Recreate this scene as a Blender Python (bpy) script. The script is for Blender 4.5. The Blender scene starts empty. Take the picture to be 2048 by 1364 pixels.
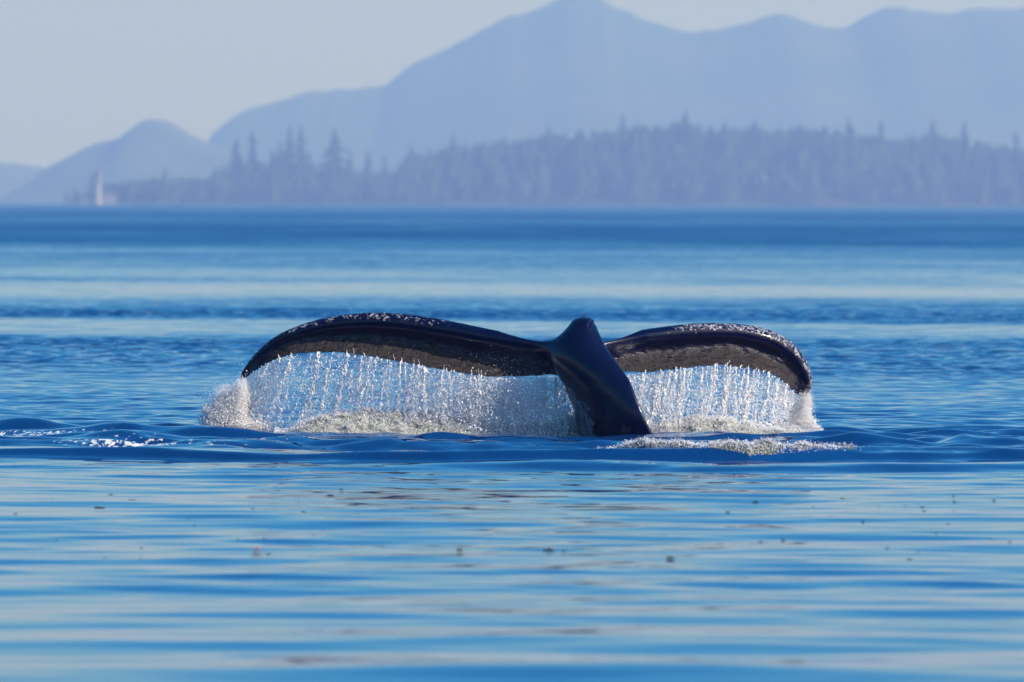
import bpy, math, random
import numpy as np
from mathutils import Matrix, Vector
from mathutils.kdtree import KDTree

random.seed(7)
rng = np.random.default_rng(7)
SC = bpy.context.scene
COL = SC.collection
R = math.radians

# ------------------------------------------------------------------ camera
F = 17067.0                      # focal length in photograph pixels (2048 wide)
CH = 1.7                         # camera height above the water
PITCH, ROLL = math.atan(276 / F), R(0.18)
cam_d = bpy.data.cameras.new('camera')
cam = bpy.data.objects.new('camera', cam_d)
COL.objects.link(cam)
cam_d.sensor_width = 36.0
cam_d.lens = F * 36 / 2048
cam_d.clip_start, cam_d.clip_end = 1.0, 60000.0
CM = Matrix.Translation((0, 0, CH)) @ Matrix.Rotation(R(90) - PITCH, 4, 'X') @ Matrix.Rotation(ROLL, 4, 'Z')
cam.matrix_world = CM
cam_d.dof.use_dof = True
cam_d.dof.focus_distance = 62.3
cam_d.dof.aperture_fstop = 5.6
SC.camera = cam

# ------------------------------------------------------------------ sky, sun, exposure
SUN_EL, SUN_AZ = R(31), R(112)   # azimuth clockwise from +Y (the view direction)
w = bpy.data.worlds.new('World'); SC.world = w; w.use_nodes = True
nt = w.node_tree; nt.nodes.clear()
sky = nt.nodes.new('ShaderNodeTexSky'); sky.sky_type = 'NISHITA'; sky.sun_disc = False
sky.sun_elevation, sky.sun_rotation = SUN_EL, SUN_AZ
sky.air_density, sky.dust_density, sky.ozone_density = 1.0, 2.0, 4.5
bg = nt.nodes.new('ShaderNodeBackground'); bg.inputs['Strength'].default_value = 0.14
wo = nt.nodes.new('ShaderNodeOutputWorld')
hsv = nt.nodes.new('ShaderNodeHueSaturation'); hsv.inputs['Saturation'].default_value = 1.75
nt.links.new(sky.outputs[0], hsv.inputs['Color']); 
# pale, slightly warm band of far air low down, the same all round the horizon
tc = nt.nodes.new('ShaderNodeTexCoord'); sx = nt.nodes.new('ShaderNodeSeparateXYZ'); nt.links.new(tc.outputs['Generated'], sx.inputs[0])
def wm(op, a, b):
    x = nt.nodes.new('ShaderNodeMath'); x.operation = op
    for i, q in enumerate((a, b)):
        if q is None: continue
        if isinstance(q, float): x.inputs[i].default_value = q
        else: nt.links.new(q, x.inputs[i])
    return x.outputs[0]
fz = wm('MULTIPLY', wm('EXPONENT', wm('MULTIPLY', wm('ABSOLUTE', sx.outputs[2], None), -13.0), None), 0.9)
mxw = nt.nodes.new('ShaderNodeMix'); mxw.data_type = 'RGBA'
nt.links.new(fz, mxw.inputs[0]); nt.links.new(hsv.outputs[0], mxw.inputs[6]); mxw.inputs[7].default_value = (2.15, 2.22, 1.45, 1)
nt.links.new(mxw.outputs[2], bg.inputs[0]); nt.links.new(bg.outputs[0], wo.inputs[0])
sun_d = bpy.data.lights.new('sun', 'SUN'); sun_d.energy = 3.9; sun_d.angle = R(0.53); sun_d.color = (1.0, 0.92, 0.82)
sun = bpy.data.objects.new('sun', sun_d); COL.objects.link(sun)
sdir = Vector((math.sin(SUN_AZ) * math.cos(SUN_EL), math.cos(SUN_AZ) * math.cos(SUN_EL), math.sin(SUN_EL)))
sun.rotation_euler = sdir.to_track_quat('Z', 'Y').to_euler()
sun.location = sdir * 50
SC.view_settings.view_transform = 'Standard'; SC.view_settings.look = 'None'
SC.view_settings.exposure = 0.75; SC.view_settings.gamma = 1.0; SC.view_settings.use_curve_mapping = False
SC.render.engine = 'CYCLES'
SC.cycles.use_denoising = True
SC.cycles.max_bounces = 10; SC.cycles.transparent_max_bounces = 16; SC.cycles.volume_bounces = 1
SC.cycles.caustics_reflective = False; SC.cycles.caustics_refractive = False

# ------------------------------------------------------------------ helpers
M3 = np.array(CM.to_3x3())
def rays(u, v):
    u = np.asarray(u, float); v = np.asarray(v, float)
    l = np.stack([(u - 1024) / F, (682 - v) / F, -np.ones_like(u)], -1)
    return l @ M3.T
def at(u, v, Y):
    """point of the place seen at photograph pixel (u, v) at distance Y along +Y"""
    d = rays(u, v); k = np.asarray(Y, float) / d[..., 1]
    p = d * k[..., None]; p[..., 2] += CH
    return p
def sea_at(u, v, z=0.0):
    d = rays(u, v); k = (z - CH) / d[..., 2]
    p = d * k[..., None]; p[..., 2] += CH
    return p
def link(name, me, parent=None, mat=None, **props):
    o = bpy.data.objects.new(name, me); COL.objects.link(o)
    if parent is not None: o.parent = parent
    if mat is not None and me is not None:
        me.materials.clear(); me.materials.append(mat)
    for k, val in props.items(): o[k] = val
    return o
def mesh(name, V, Fc, smooth=True):
    me = bpy.data.meshes.new(name)
    V = np.asarray(V, np.float32); Fc = np.asarray(Fc, np.int32)
    me.vertices.add(len(V)); me.vertices.foreach_set('co', V.ravel())
    n, k = Fc.shape
    me.loops.add(n * k); me.loops.foreach_set('vertex_index', Fc.ravel())
    me.polygons.add(n); me.polygons.foreach_set('loop_start', np.arange(0, n * k, k, dtype=np.int32))
    me.polygons.foreach_set('use_smooth', np.full(n, smooth))
    me.update(calc_edges=True)
    return me
def grid_faces(nr, nc, wrap=False):
    r = np.arange(nr - 1)[:, None]; c = np.arange(nc if wrap else nc - 1)[None, :]
    c2 = (c + 1) % nc
    return np.stack([r * nc + c, r * nc + c2, (r + 1) * nc + c2, (r + 1) * nc + c], -1).reshape(-1, 4)
def attr(me, name, vals):
    a = me.attributes.new(name, 'FLOAT', 'POINT'); a.data.foreach_set('value', np.asarray(vals, np.float32).ravel())
def lin(pts, u):
    p = np.array(pts, float); return np.interp(u, p[:, 0], p[:, 1])
def sstep(a, b, x):
    t = np.clip((x - a) / (b - a), 0, 1); return t * t * (3 - 2 * t)
def spectral_tile(n, L, lmin, lmax, spread, slope, seed, power=1.0, ang0=math.pi / 2):
    """periodic height tile n x n over L metres: wavelengths lmin..lmax running along y, given rms slope"""
    g = np.random.default_rng(seed)
    k = np.fft.fftfreq(n, L / n) * 2 * math.pi
    kx, ky = np.meshgrid(k, k, indexing='xy')
    kk = np.hypot(kx, ky) + 1e-9
    lam = 2 * math.pi / kk
    amp = np.where((lam > lmin) & (lam < lmax), kk ** (-2.0 - power), 0)
    amp *= sstep(lmin, lmin * 1.3, lam) * (1 - sstep(lmax * 0.7, lmax, lam))
    c = np.cos(np.arctan2(ky, kx) - ang0)
    amp *= np.abs(c) ** spread
    spec = np.fft.fft2(g.standard_normal((n, n))) * amp
    h = np.real(np.fft.ifft2(spec))
    gy, gx = np.gradient(h, L / n)
    return h * slope / math.sqrt((gx ** 2 + gy ** 2).mean()), L
def sample(tile, x, y):
    h, L = tile; n = h.shape[0]
    fx = (x / L * n) % n; fy = (y / L * n) % n
    ix = np.floor(fx).astype(int); iy = np.floor(fy).astype(int)
    tx = fx - ix; ty = fy - iy; ix %= n; iy %= n; ix2 = (ix + 1) % n; iy2 = (iy + 1) % n
    return (h[iy, ix] * (1 - tx) + h[iy, ix2] * tx) * (1 - ty) + (h[iy2, ix] * (1 - tx) + h[iy2, ix2] * tx) * ty

# ------------------------------------------------------------------ materials
def mat_new(name):
    m = bpy.data.materials.new(name); m.use_nodes = True
    n = m.node_tree; n.nodes.clear()
    out = n.nodes.new('ShaderNodeOutputMaterial')
    return m, n, out
def principled(n, out, **kw):
    b = n.nodes.new('ShaderNodeBsdfPrincipled'); n.links.new(b.outputs[0], out.inputs['Surface'])
    for k, val in kw.items(): b.inputs[k.replace('_', ' ')].default_value = val
    return b
def N(n, t, **kw):
    x = n.nodes.new(t)
    for k, val in kw.items(): setattr(x, k, val)
    return x
def math_node(n, op, a, b=None, clamp=False):
    x = N(n, 'ShaderNodeMath', operation=op, use_clamp=clamp)
    for i, s in enumerate((a, b)):
        if s is None: continue
        if isinstance(s, (int, float)): x.inputs[i].default_value = s
        else: n.links.new(s, x.inputs[i])
    return x.outputs[0]
def vmath(n, op, a, b=None):
    x = N(n, 'ShaderNodeVectorMath', operation=op)
    for i, s in enumerate((a, b)):
        if s is None: continue
        if isinstance(s, (tuple, list)): x.inputs[i].default_value = s
        elif op == 'SCALE' and i == 1: n.links.new(s, x.inputs['Scale'])
        else: n.links.new(s, x.inputs[i])
    return x.outputs[0]
def noise(n, vec, scale, detail=4, rough=0.55):
    x = N(n, 'ShaderNodeTexNoise'); x.inputs['Scale'].default_value = scale
    x.inputs['Detail'].default_value = detail; x.inputs['Roughness'].default_value = rough
    if vec is not None: n.links.new(vec, x.inputs['Vector'])
    return x
def mapping(n, vec, sc=(1, 1, 1), loc=(0, 0, 0), rot=(0, 0, 0)):
    x = N(n, 'ShaderNodeMapping'); x.inputs['Scale'].default_value = sc; x.inputs['Location'].default_value = loc
    x.inputs['Rotation'].default_value = rot
    n.links.new(vec, x.inputs['Vector']); return x.outputs[0]
def ramp(n, fac, stops):
    x = N(n, 'ShaderNodeValToRGB'); el = x.color_ramp.elements
    while len(el) < len(stops): el.new(0.5)
    for e, (p, c) in zip(el, stops):
        e.position = p; e.color = (c, c, c, 1) if isinstance(c, (int, float)) else (*c, 1)
    n.links.new(fac, x.inputs[0]); return x.outputs[0]
def mixc(n, fac, a, b):
    x = N(n, 'ShaderNodeMix', data_type='RGBA')
    for s, i in ((fac, 0), (a, 6), (b, 7)):
        if isinstance(s, (int, float)): x.inputs[i].default_value = s
        elif isinstance(s, tuple): x.inputs[i].default_value = (*s, 1)
        else: n.links.new(s, x.inputs[i])
    return x.outputs[2]

def make_sea_mat():
    m, n, out = mat_new('sea_water')
    geo = N(n, 'ShaderNodeNewGeometry'); P = geo.outputs['Position']
    a = N(n, 'ShaderNodeAttribute', attribute_name='ruffle').outputs['Fac']
    n1 = noise(n, mapping(n, P, (0.55, 1.3, 1)), 3.2, 4, 0.6)
    n2 = noise(n, mapping(n, P, (0.4, 1.3, 1), (31, 7, 0)), 0.5, 3, 0.6)
    v1 = vmath(n, 'SUBTRACT', n1.outputs['Color'], (0.5, 0.5, 0.5))
    v2 = vmath(n, 'SUBTRACT', n2.outputs['Color'], (0.5, 0.5, 0.5))
    v = vmath(n, 'ADD', v1, vmath(n, 'MULTIPLY', v2, (0.8, 0.8, 0)))
    sep = N(n, 'ShaderNodeSeparateXYZ'); n.links.new(v, sep.inputs[0])
    cmb = N(n, 'ShaderNodeCombineXYZ')          # wind ripples: steep lee faces look down the wind, towards -Y
    n.links.new(math_node(n, 'MULTIPLY', sep.outputs[0], 1.3), cmb.inputs[0])
    n.links.new(math_node(n, 'SUBTRACT', math_node(n, 'MULTIPLY', math_node(n, 'ABSOLUTE', sep.outputs[1]), -3.5), 0.1), cmb.inputs[1])
    v = cmb.outputs[0]
    n3 = noise(n, mapping(n, P, (1, .25, 1)), 0.06, 3, 0.6).outputs['Fac']
    a = math_node(n, 'MULTIPLY', a, math_node(n, 'ADD', math_node(n, 'MULTIPLY', n3, 1.6), 0.2))
    v = vmath(n, 'SCALE', v, a)
    nn = vmath(n, 'NORMALIZE', vmath(n, 'ADD', geo.outputs['Normal'], v))
    foam_a = N(n, 'ShaderNodeAttribute', attribute_name='foam').outputs['Fac']
    fn = noise(n, mapping(n, P, (1, 0.45, 1)), 22, 5, 0.65).outputs['Fac']
    foam = ramp(n, math_node(n, 'ADD', fn, math_node(n, 'MULTIPLY', math_node(n, 'SUBTRACT', foam_a, 0.5), 0.55)), [(0.55, 0.0), (0.62, 1.0)])
    b = principled(n, out, Roughness=0.03, IOR=1.333)
    n.links.new(mixc(n, foam, (0.001, 0.029, 0.112), (0.62, 0.60, 0.58)), b.inputs['Base Color'])
    n.links.new(math_node(n, 'ADD', math_node(n, 'MULTIPLY', foam, 0.4), 0.03), b.inputs['Roughness'])
    n.links.new(nn, b.inputs['Normal'])
    return m
def make_land_mat(name, c1, c2, s):
    m, n, out = mat_new(name)
    geo = N(n, 'ShaderNodeNewGeometry'); P = geo.outputs['Position']
    f = ramp(n, noise(n, P, s, 6, 0.6).outputs['Fac'], [(0.35, 0.0), (0.65, 1.0)])
    b = principled(n, out, Roughness=0.9)
    n.links.new(mixc(n, f, c1, c2), b.inputs['Base Color'])
    b.inputs['Specular IOR Level'].default_value = 0.1
    return m
M_sea = make_sea_mat()
M_mount = make_land_mat('forested_slope', (0.03, 0.05, 0.025), (0.07, 0.075, 0.05), 0.004)
M_head = make_land_mat('headland_soil', (0.02, 0.03, 0.018), (0.045, 0.045, 0.032), 0.03)
M_needle = make_land_mat('conifer_needles', (0.022, 0.042, 0.02), (0.05, 0.07, 0.03), 0.12)
M_bark = make_land_mat('bark', (0.16, 0.12, 0.09), (0.25, 0.20, 0.16), 0.5)
M_paint = make_land_mat('white_paint', (0.22, 0.215, 0.21), (0.28, 0.27, 0.26), 0.5)
M_red = make_land_mat('red_roof', (0.13, 0.10, 0.09), (0.17, 0.13, 0.12), 0.5)
M_dark = make_land_mat('dark_glass', (0.02, 0.02, 0.03), (0.04, 0.04, 0.05), 2.0)

# ------------------------------------------------------------------ sea surface
YW = 62.26                                           # the tail's distance
swell = spectral_tile(1024, 24.0, 0.5, 3.0, 8, 0.030, 11, power=0.1)
swell2 = spectral_tile(1024, 17.0, 0.25, 1.3, 5, 0.026, 12, power=0.0)
swell3 = spectral_tile(1024, 9.0, 0.11, 0.5, 3, 0.013, 17, power=0.0)
chop = spectral_tile(1024, 16.0, 0.16, 1.0, 0.9, 0.135, 13, power=-0.3)
churn = spectral_tile(1024, 18.0, 0.22, 2.2, 1.6, 0.24, 14, power=0.3)
patch = spectral_tile(512, 90.0, 6, 60, 3, 0.2, 15); patch_n = (patch[0] / patch[0].std(), patch[1])
farpatch = spectral_tile(512, 2000.0, 60, 900, 4, 0.2, 16); farp_n = (farpatch[0] / farpatch[0].std(), farpatch[1])

def yv(v): return CH * F / (np.asarray(v, float) - 406)
def uv_of(x, y):
    """photograph column of a water point (used only to place the waves seen there)"""
    u = 1024 + x / y * F
    return u
def ridge(d, hf, hb):
    return np.where(d < 0, np.exp(-(d / hf) ** 2), np.exp(-(d / hb) ** 2))
# crest lines of the waves round the tail, as world polylines (x, y)
def world_line(pts):
    p = sea_at(np.array([q[0] for q in pts]), np.array([q[1] for q in pts])); return p[:, 0], p[:, 1]
LA = world_line([(-600, 912), (0, 912), (300, 915), (500, 920), (900, 926), (1200, 926), (1500, 926), (1700, 921), (2048, 918), (2600, 918)])
LB = world_line([(-600, 940), (700, 936), (1000, 936), (1200, 936), (1400, 941), (1700, 941), (2048, 938), (2600, 936)])
LC = world_line([(1000, 912), (1150, 918), (1300, 924), (1500, 926), (1700, 920), (1850, 915), (2100, 920)])
BUMPS = [(1700, 893, .45, .28, .055), (1925, 890, .16, .22, .085), (2000, 892, .4, .2, .07), (1800, 905, .5, .2, .05), (1560, 880, .6, .25, .03),
         (300, 868, .35, .25, .055), (240, 872, .25, .2, .035), (420, 866, .3, .2, .03), (60, 885, .5, .25, .03), (700, 885, .8, .25, .025),
         (1850, 858, .4, .5, .03), (1450, 880, .4, .2, .03), (820, 890, .5, .2, .02), (150, 895, .5, .2, .02), (550, 888, .3, .2, .03)]
def sea_height(x, y):
    near = 1 - sstep(100, 150, y)
    ybend = y + 0.35 * sample(patch_n, x * 2, y * 2) * 0
    calm = 1 - sstep(57.5, 61, y)
    pn = sample(patch_n, x, y)
    h = sample(swell, x, y) * (0.55 + 0.45 * calm) * near
    h += (sample(swell2, x, y) + sample(swell3, x, y)) * calm * (0.7 + 0.5 * np.clip(pn, -1, 1))
    # ruffled water behind the tail, in streaks
    c = sstep(63.0, 68, y) * (1 - sstep(104, 110, y)) + sstep(116, 125, y + 3 * pn) * (1 - sstep(131, 144, y + 4 * pn))
    c *= 0.75 + 0.35 * np.clip(pn, -1.5, 1.5)
    c += (0.16 + 0.12 * np.clip(pn, -1, 2)) * sstep(100, 106, y) * (1 - sstep(141, 148, y))
    h += sample(chop, x, y) * np.clip(c, 0, 1.4)
    # churned water round the tail
    dis = sstep(57.6, 59, y) * (1 - sstep(62.5, 66.5, y))
    side = 0.55 + 0.35 * np.exp(-((x + 2.9) / 1.2) ** 2) + 0.3 * np.exp(-((x - 3.0) / 1.4) ** 2)
    h += sample(churn, x, y) * dis * side + sample(chop, x + 5, y) * .55 * dis
    # ring waves
    lx, ly = LA; d = y - np.interp(x, lx, ly)
    h += ridge(d, .13, .9) * (0.048 + 0.045 * np.exp(-((x - .3) / 1.9) ** 2) + .008 * np.sin(x * 1.7)) 
    lx, ly = LB; d = y - np.interp(x, lx, ly)
    h += ridge(d, .22, .6) * 0.038 * sstep(-1.2, 0.6, x)
    lx, ly = LC; d = y - np.interp(x, lx, ly)
    h += ridge(d, .12, .35) * 0.035 * sstep(.2, 0.9, x) * (1 - sstep(2.8, 4.2, x))
    for (u, v, sx, sy, a) in BUMPS:
        q = sea_at(u, v)
        rr = np.sqrt(((x - q[0]) / sx) ** 2 + ((y - q[1]) / sy) ** 2)
        h += a * np.exp(-rr ** 1.5)
    return h
def build_sea():
    ys = [-1400, -400, -100, -30, 0, 12, 20, 24, 26]
    y = 27.0
    while y < 148:
        ys.append(y)
        y += 0.045 if y < 52 else (0.03 if y < 56 else (0.022 if y < 61 else (0.03 if y < 66 else (0.055 if y < 90 else 0.085))))
    while y < 11000:
        ys.append(y); y *= 1.012
    ys.append(11200.0)
    ys = np.array(ys)
    half = np.maximum(0.075 * np.clip(ys, 26, 1e9) + 1.2, 3)
    nf = 360
    s = np.linspace(-1, 1, nf)
    ext = np.array([1.15, 1.5, 2.2, 4, 8])
    cols = [s]
    rows_x = half[:, None] * s[None, :]
    far = np.array([0.02, .08, .2, .45, 1.0])
    right = half[:, None] + (3800 - half[:, None]) * far[None, :]
    X = np.concatenate([-right[:, ::-1], rows_x, right], 1)
    Y = np.repeat(ys[:, None], X.shape[1], 1)
    H = np.zeros_like(X)
    act = (ys > 26)
    inner = slice(5, 5 + nf)
    H[act, inner] = sea_height(X[act, inner], Y[act, inner])
    fade = np.clip((1 - np.abs(s)) / 0.04, 0, 1) * 1.0
    H[:, inner] *= fade[None, :]
    H[ys > 150] = 0
    V = np.stack([X, Y, H], -1).reshape(-1, 3)
    me = mesh('sea', V, grid_faces(len(ys), X.shape[1]))
    # strength of the fine wind ripples
    pn = sample(patch_n, X, Y); fp = sample(farp_n, X, Y)
    r = np.full_like(X, 0.015)
    r += (0.15 + 0.08 * np.clip(pn, -1, 2)) * sstep(98, 104, Y) * (1 - sstep(140, 170, Y))
    r += 0.08 * sstep(62, 67, Y) * (1 - sstep(101, 108, Y))
    r += 0.10 * sstep(57.6, 59.5, Y) * (1 - sstep(62, 66, Y)) * 0.5
    r += 0.13 * (sstep(116, 124, Y + 3 * pn) * (1 - sstep(131, 144, Y + 4 * pn)))
    r += (0.14 * (1 + 0.7 * np.clip(fp, -1, 1.5)) + 0.05 * np.clip(pn, 0, 2)) * sstep(132, 155, Y)
    r += 0.42 * sstep(325, 395, Y + 22 * fp) 
    attr(me, 'ruffle', np.clip(r, 0.01, 1))
    foam = np.zeros_like(X)
    for (u, v, sx, sy, a) in [(60, 874, .8, .35, .8), (330, 882, .7, .3, .75), (250, 893, 1.1, .5, .9), (-20, 880, .7, .3, .7), (420, 890, .9, .4, .65), (330, 862, .25, .25, .75), (1250, 873, .22, .2, 1.0), (1320, 876, .3, .15, .8), (260, 890, .75, .9, .85), (60, 878, .6, .5, .6), (560, 880, .9, .35, .42), (230, 896, .4, .5, .8), (1650, 906, .3, .3, .8), (620, 888, .12, .3, .9),
                              (1430, 872, .9, .5, .55), (900, 874, 1.2, .3, .4), (430, 862, .4, .4, .7), (1240, 875, .3, .2, .8), (120, 905, .6, .5, .5), (1500, 928, .5, .2, .35)]:
        q = sea_at(u, v)
        foam = np.maximum(foam, .78 * a * np.exp(-((X - q[0]) / sx) ** 2 - ((Y - q[1]) / sy) ** 2))
    attr(me, 'foam', foam)
    return link('sea', me, mat=M_sea, kind='structure', label='blue sea, calm and pale in front, ruffled behind the tail')
build_sea()

# ------------------------------------------------------------------ mountains
def ridge_land(name, pts, Y, depth, seed, label, rough=1.0):
    g = np.random.default_rng(seed)
    k = F / Y
    us = np.linspace(-2600, 4600, 900)
    p = np.array(pts, float)
    top = np.interp(us, p[:, 0], p[:, 1])
    top = np.convolve(np.pad(top, 2, 'edge'), np.ones(5) / 5, 'valid')
    hz = at(us, top, Y)
    X = hz[:, 0]; H = hz[:, 2]
    for f_, a in ((0.013, .15), (0.031, 0.15)):
        H = H + rough * a * 9 * np.sin(us * f_ * (1 + .1 * g.random()) + g.random() * 9) * np.clip(H / 200, 0, 1)
    crest = np.interp(us, np.linspace(-2600, 4600, 240), g.standard_normal(240)) + .5 * np.interp(us, np.linspace(-2600, 4600, 600), g.standard_normal(600))
    H = H + rough * 1.3 * crest * np.clip(H / 60, 0, 1)
    H = np.where(H < 2, -3, H)
    t = np.linspace(-1, 1, 41)
    prof = np.clip(1 - np.abs(t) ** 1.3, 0, 1)
    nz = spectral_tile(512, 6000.0, 60, 1500, 0, 1.0, seed + 5, power=.3); a = nz[0] / nz[0].std()
    XX = np.repeat(X[None], 41, 0); YY = Y + t[:, None] * depth + 0 * XX
    nn = sample((a, nz[1]), XX, YY)
    ZZ = H[None] * prof[:, None] * (1 + 0.12 * nn * (1 - prof[:, None]) * 2) + 1.0 * nn * (H[None] > 30) * prof[:, None]
    ZZ = np.where(prof[:, None] < .02, -3, ZZ)
    V = np.stack([XX, YY, ZZ], -1).reshape(-1, 3)
    return link(name, mesh(name, V, grid_faces(41, len(us))), mat=M_mount, kind='structure', label=label)
ridge_land('mountain', [(-2600, 330), (-1500, 250), (-600, 330), (-120, 322), (0, 324), (60, 333), (110, 342), (200, 360), (350, 400), (420, 330), (430, 282), (450, 263), (500, 226), (530, 216), (560, 213), (620, 190), (680, 178), (720, 179), (780, 168), (820, 140), (870, 110),
                        (950, 70), (1020, 40), (1080, 16), (1110, -6), (1150, -14), (1200, -2), (1260, 20), (1310, 45), (1350, 61), (1385, 68), (1430, 62), (1480, 45), (1530, 32), (1580, 32), (1640, 46),
                        (1690, 50), (1740, 30), (1780, 12), (1830, 20), (1900, 25), (1960, 15), (2020, 12), (2048, 5), (2300, -30), (2900, 60), (3600, -60), (4600, 120)],
           9600, 1500, 3, 'highest range of forested mountains, faded blue by haze')
ridge_land('mountain', [(-2600, 415), (60, 415), (110, 345), (130, 325), (150, 314), (200, 289), (250, 281), (265, 262), (290, 243), (320, 240), (345, 247), (380, 272), (410, 287), (450, 300), (560, 330), (800, 380), (1000, 412), (4600, 415)],
           8000, 900, 8, 'lone rounded hill in front of the range', 0.6)

# ------------------------------------------------------------------ headland with its forest
YH = 5000.0
CANOPY = [(100, 409), (128, 394), (150, 384), (185, 370), (250, 357), (330, 350), (390, 352), (430, 338), (460, 322), (520, 316), (600, 316), (640, 335), (700, 342), (760, 342), (790, 332),
          (802, 305), (850, 290), (900, 280), (1000, 268), (1100, 260), (1230, 246), (1370, 236), (1450, 240), (1550, 243), (1700, 246), (1780, 262), (1820, 268), (1870, 254), (1930, 264), (2048, 284), (2600, 300), (3600, 330)]
def canopy_z(x, y=YH):
    u = 1024 + x / y * F
    return at(u, lin(CANOPY, u), np.full_like(u, y))[..., 2]
def ground_z(x, y):
    t = (y - YH + 40) / 300.0
    g = np.clip(canopy_z(x) - 23, 1.2, 80)
    return g * np.clip(sstep(-0.02, 0.3, t), 0, 1) * (1 - sstep(1.5, 2.4, t)) - 0.6 * (t < 0)
def build_headland():
    x = np.linspace(at(118., 409., YH)[0], 950, 260); y = np.linspace(YH - 50, YH + 700, 50)
    XX, YY = np.meshgrid(x, y)
    ZZ = ground_z(XX, YY) + 1.5 * np.sin(XX * .09) * np.cos(YY * .07)
    edge = sstep(0, 12, XX - x[0])
    ZZ = ZZ * edge - (1 - edge)
    link('headland', mesh('headland', np.stack([XX, YY, ZZ], -1).reshape(-1, 3), grid_faces(50, 260)), mat=M_head, kind='structure', label='low wooded headland behind the water')
build_headland()
def conifer_crown(seed, tiers=9, nseg=9, spread=1.0, bare=0.12, rag=0.35):
    """crown of height 1, half width ~0.2: drooping ragged tiers of needle sprays"""
    g = np.random.default_rng(seed)
    V, Fc = [], []
    for i in range(tiers):
        t = i / (tiers - 1)
        z0 = bare + (1 - bare) * (t * 0.93)
        r = spread * (0.20 * (1 - t) ** 0.75 + 0.015) * (1 + rag * (g.random() - .5))
        if t < .15: r *= .75
        hgt = (1 - bare) / tiers * 1.9
        b = len(V)
        V.append((g.normal(0, .006), g.normal(0, .006), min(z0 + hgt, 1.0)))
        a0 = g.random() * 6
        for j in range(nseg * 2):
            a = a0 + j * math.pi / nseg
            rr = r * ((1 + rag * g.normal(0, .6)) if j % 2 == 0 else 0.45)
            V.append((rr * math.cos(a), rr * math.sin(a), z0 + (-.25 * hgt if j % 2 == 0 else .1 * hgt) + g.normal(0, .006)))
        for j in range(nseg * 2):
            Fc.append((b, b + 1 + j, b + 1 + (j + 1) % (nseg * 2)))
    return np.array(V), np.array(Fc)
def trunk_geo(h0=0.0, h1=0.95, r=0.014):
    V, Fc = [], []
    for k, (z, q) in enumerate(((h0, r), (0.5, r * .6), (h1, r * .15))):
        for j in range(6): V.append((q * math.cos(j * math.pi / 3), q * math.sin(j * math.pi / 3), z))
    for k in range(2):
        for j in range(6):
            a = k * 6 + j; b = k * 6 + (j + 1) % 6
            Fc.append((a, b, b + 6, a + 6))
    return np.array(V), np.array(Fc)
CROWNS = [conifer_crown(i, tiers=7 + i % 3, nseg=5, spread=1 + .25 * (i % 3), bare=.08) for i in range(6)]
def build_forest():
    Vs, Fs, base = [], [], 0
    x0 = at(130., 409., YH)[0]
    cnt = 0
    while cnt < 3200:
        x = x0 + (930 - x0) * random.random(); y = YH - 32 + 330 * random.random() ** 1.2
        z = float(ground_z(np.array(x), np.array(y)))
        room = float(canopy_z(np.array(x))) - z
        if room < 3: continue
        hgt = min(random.uniform(14, 25), room * random.uniform(.82, 1.08))
        if hgt < 3: continue
        V, Fc = CROWNS[cnt % 6]
        a = random.random() * 6; c_, s_ = math.cos(a), math.sin(a)
        wd = hgt * random.uniform(1.0, 1.7)
        W = np.stack([(V[:, 0] * c_ - V[:, 1] * s_) * wd + x, (V[:, 0] * s_ + V[:, 1] * c_) * wd + y, V[:, 2] * hgt + z - .5], -1)
        Vs.append(W); Fs.append(Fc + base); base += len(V); cnt += 1
    me = mesh('forest', np.concatenate(Vs), np.concatenate(Fs), smooth=False)
    link('forest', me, mat=M_needle, kind='stuff', label='dense conifer forest covering the headland', category='forest')
build_forest()
EMERG = [  # top u, v, width factor, base v, what it looks like
 (474, 274, 1.0, 345, 'tall dark conifer, first of the tall trees rising from the low wooded point'),
 (505, 254, .75, 345, 'slim conifer just after the first tall tree of the headland, taller than it'),
 (545, 298, .9, 350, 'short conifer between the slim tree and the tall pair on the headland'),
 (560, 282, .8, 350, 'conifer leaning against the near side of the tall pair on the headland'),
 (580, 249, .9, 350, 'taller and broader tree of the tall conifer pair on the headland'),
 (602, 246, .7, 350, 'narrower tree of the tall conifer pair on the headland'),
 (618, 298, .8, 350, 'low conifer on the slope falling from the tall pair to the gap'),
 (668, 255, 1.35, 360, 'broad lone conifer with a dense top standing in the gap of the headland wood'),
 (700, 293, .7, 360, 'thin pale conifer beside the broad lone one in the gap'),
 (735, 299, .9, 360, 'small bushy conifer in the gap, before the wood rises again'),
 (769, 307, .7, 360, 'smallest spiky conifer at the edge of the gap beside the big wood'),
 (330, 330, .8, 370, 'small conifer standing alone above the low canopy of the point'),
 (150, 371, 1.2, 405, 'scrubby tree at the very tip of the headland'),
 (134, 378, 1.1, 405, 'lowest leaning tree on the outermost rocks of the headland'),
 (182, 352, 1.0, 400, 'dark tree close behind the lighthouse tower'),
 (822, 284, .8, 350, 'first conifer crest of the big wood after the gap'),
 (906, 262, .8, 330, 'pointed conifer above the rising canopy of the big wood'),
 (1098, 246, .7, 320, 'slim conifer top above the middle of the rising canopy'),
 (1245, 224, .8, 310, 'spire-topped conifer before the highest part of the wood'),
 (1372, 217, 1.3, 300, 'broad conifer forming the highest point of the wood'),
 (1510, 234, .8, 310, 'conifer top just past the highest point of the wood'),
 (1698, 231, .8, 310, 'conifer top before the dip in the wood'),
 (1762, 238, .8, 320, 'narrow conifer at the near lip of the dip in the wood'),
 (1865, 235, 1.1, 320, 'broad conifer rising just after the dip in the wood'),
 (1930, 241, .9, 330, 'pointed conifer after the broad one past the dip'),
 (2032, 257, .8, 340, 'last pointed conifer of the wood, at the picture edge')]
tm = []
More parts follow.
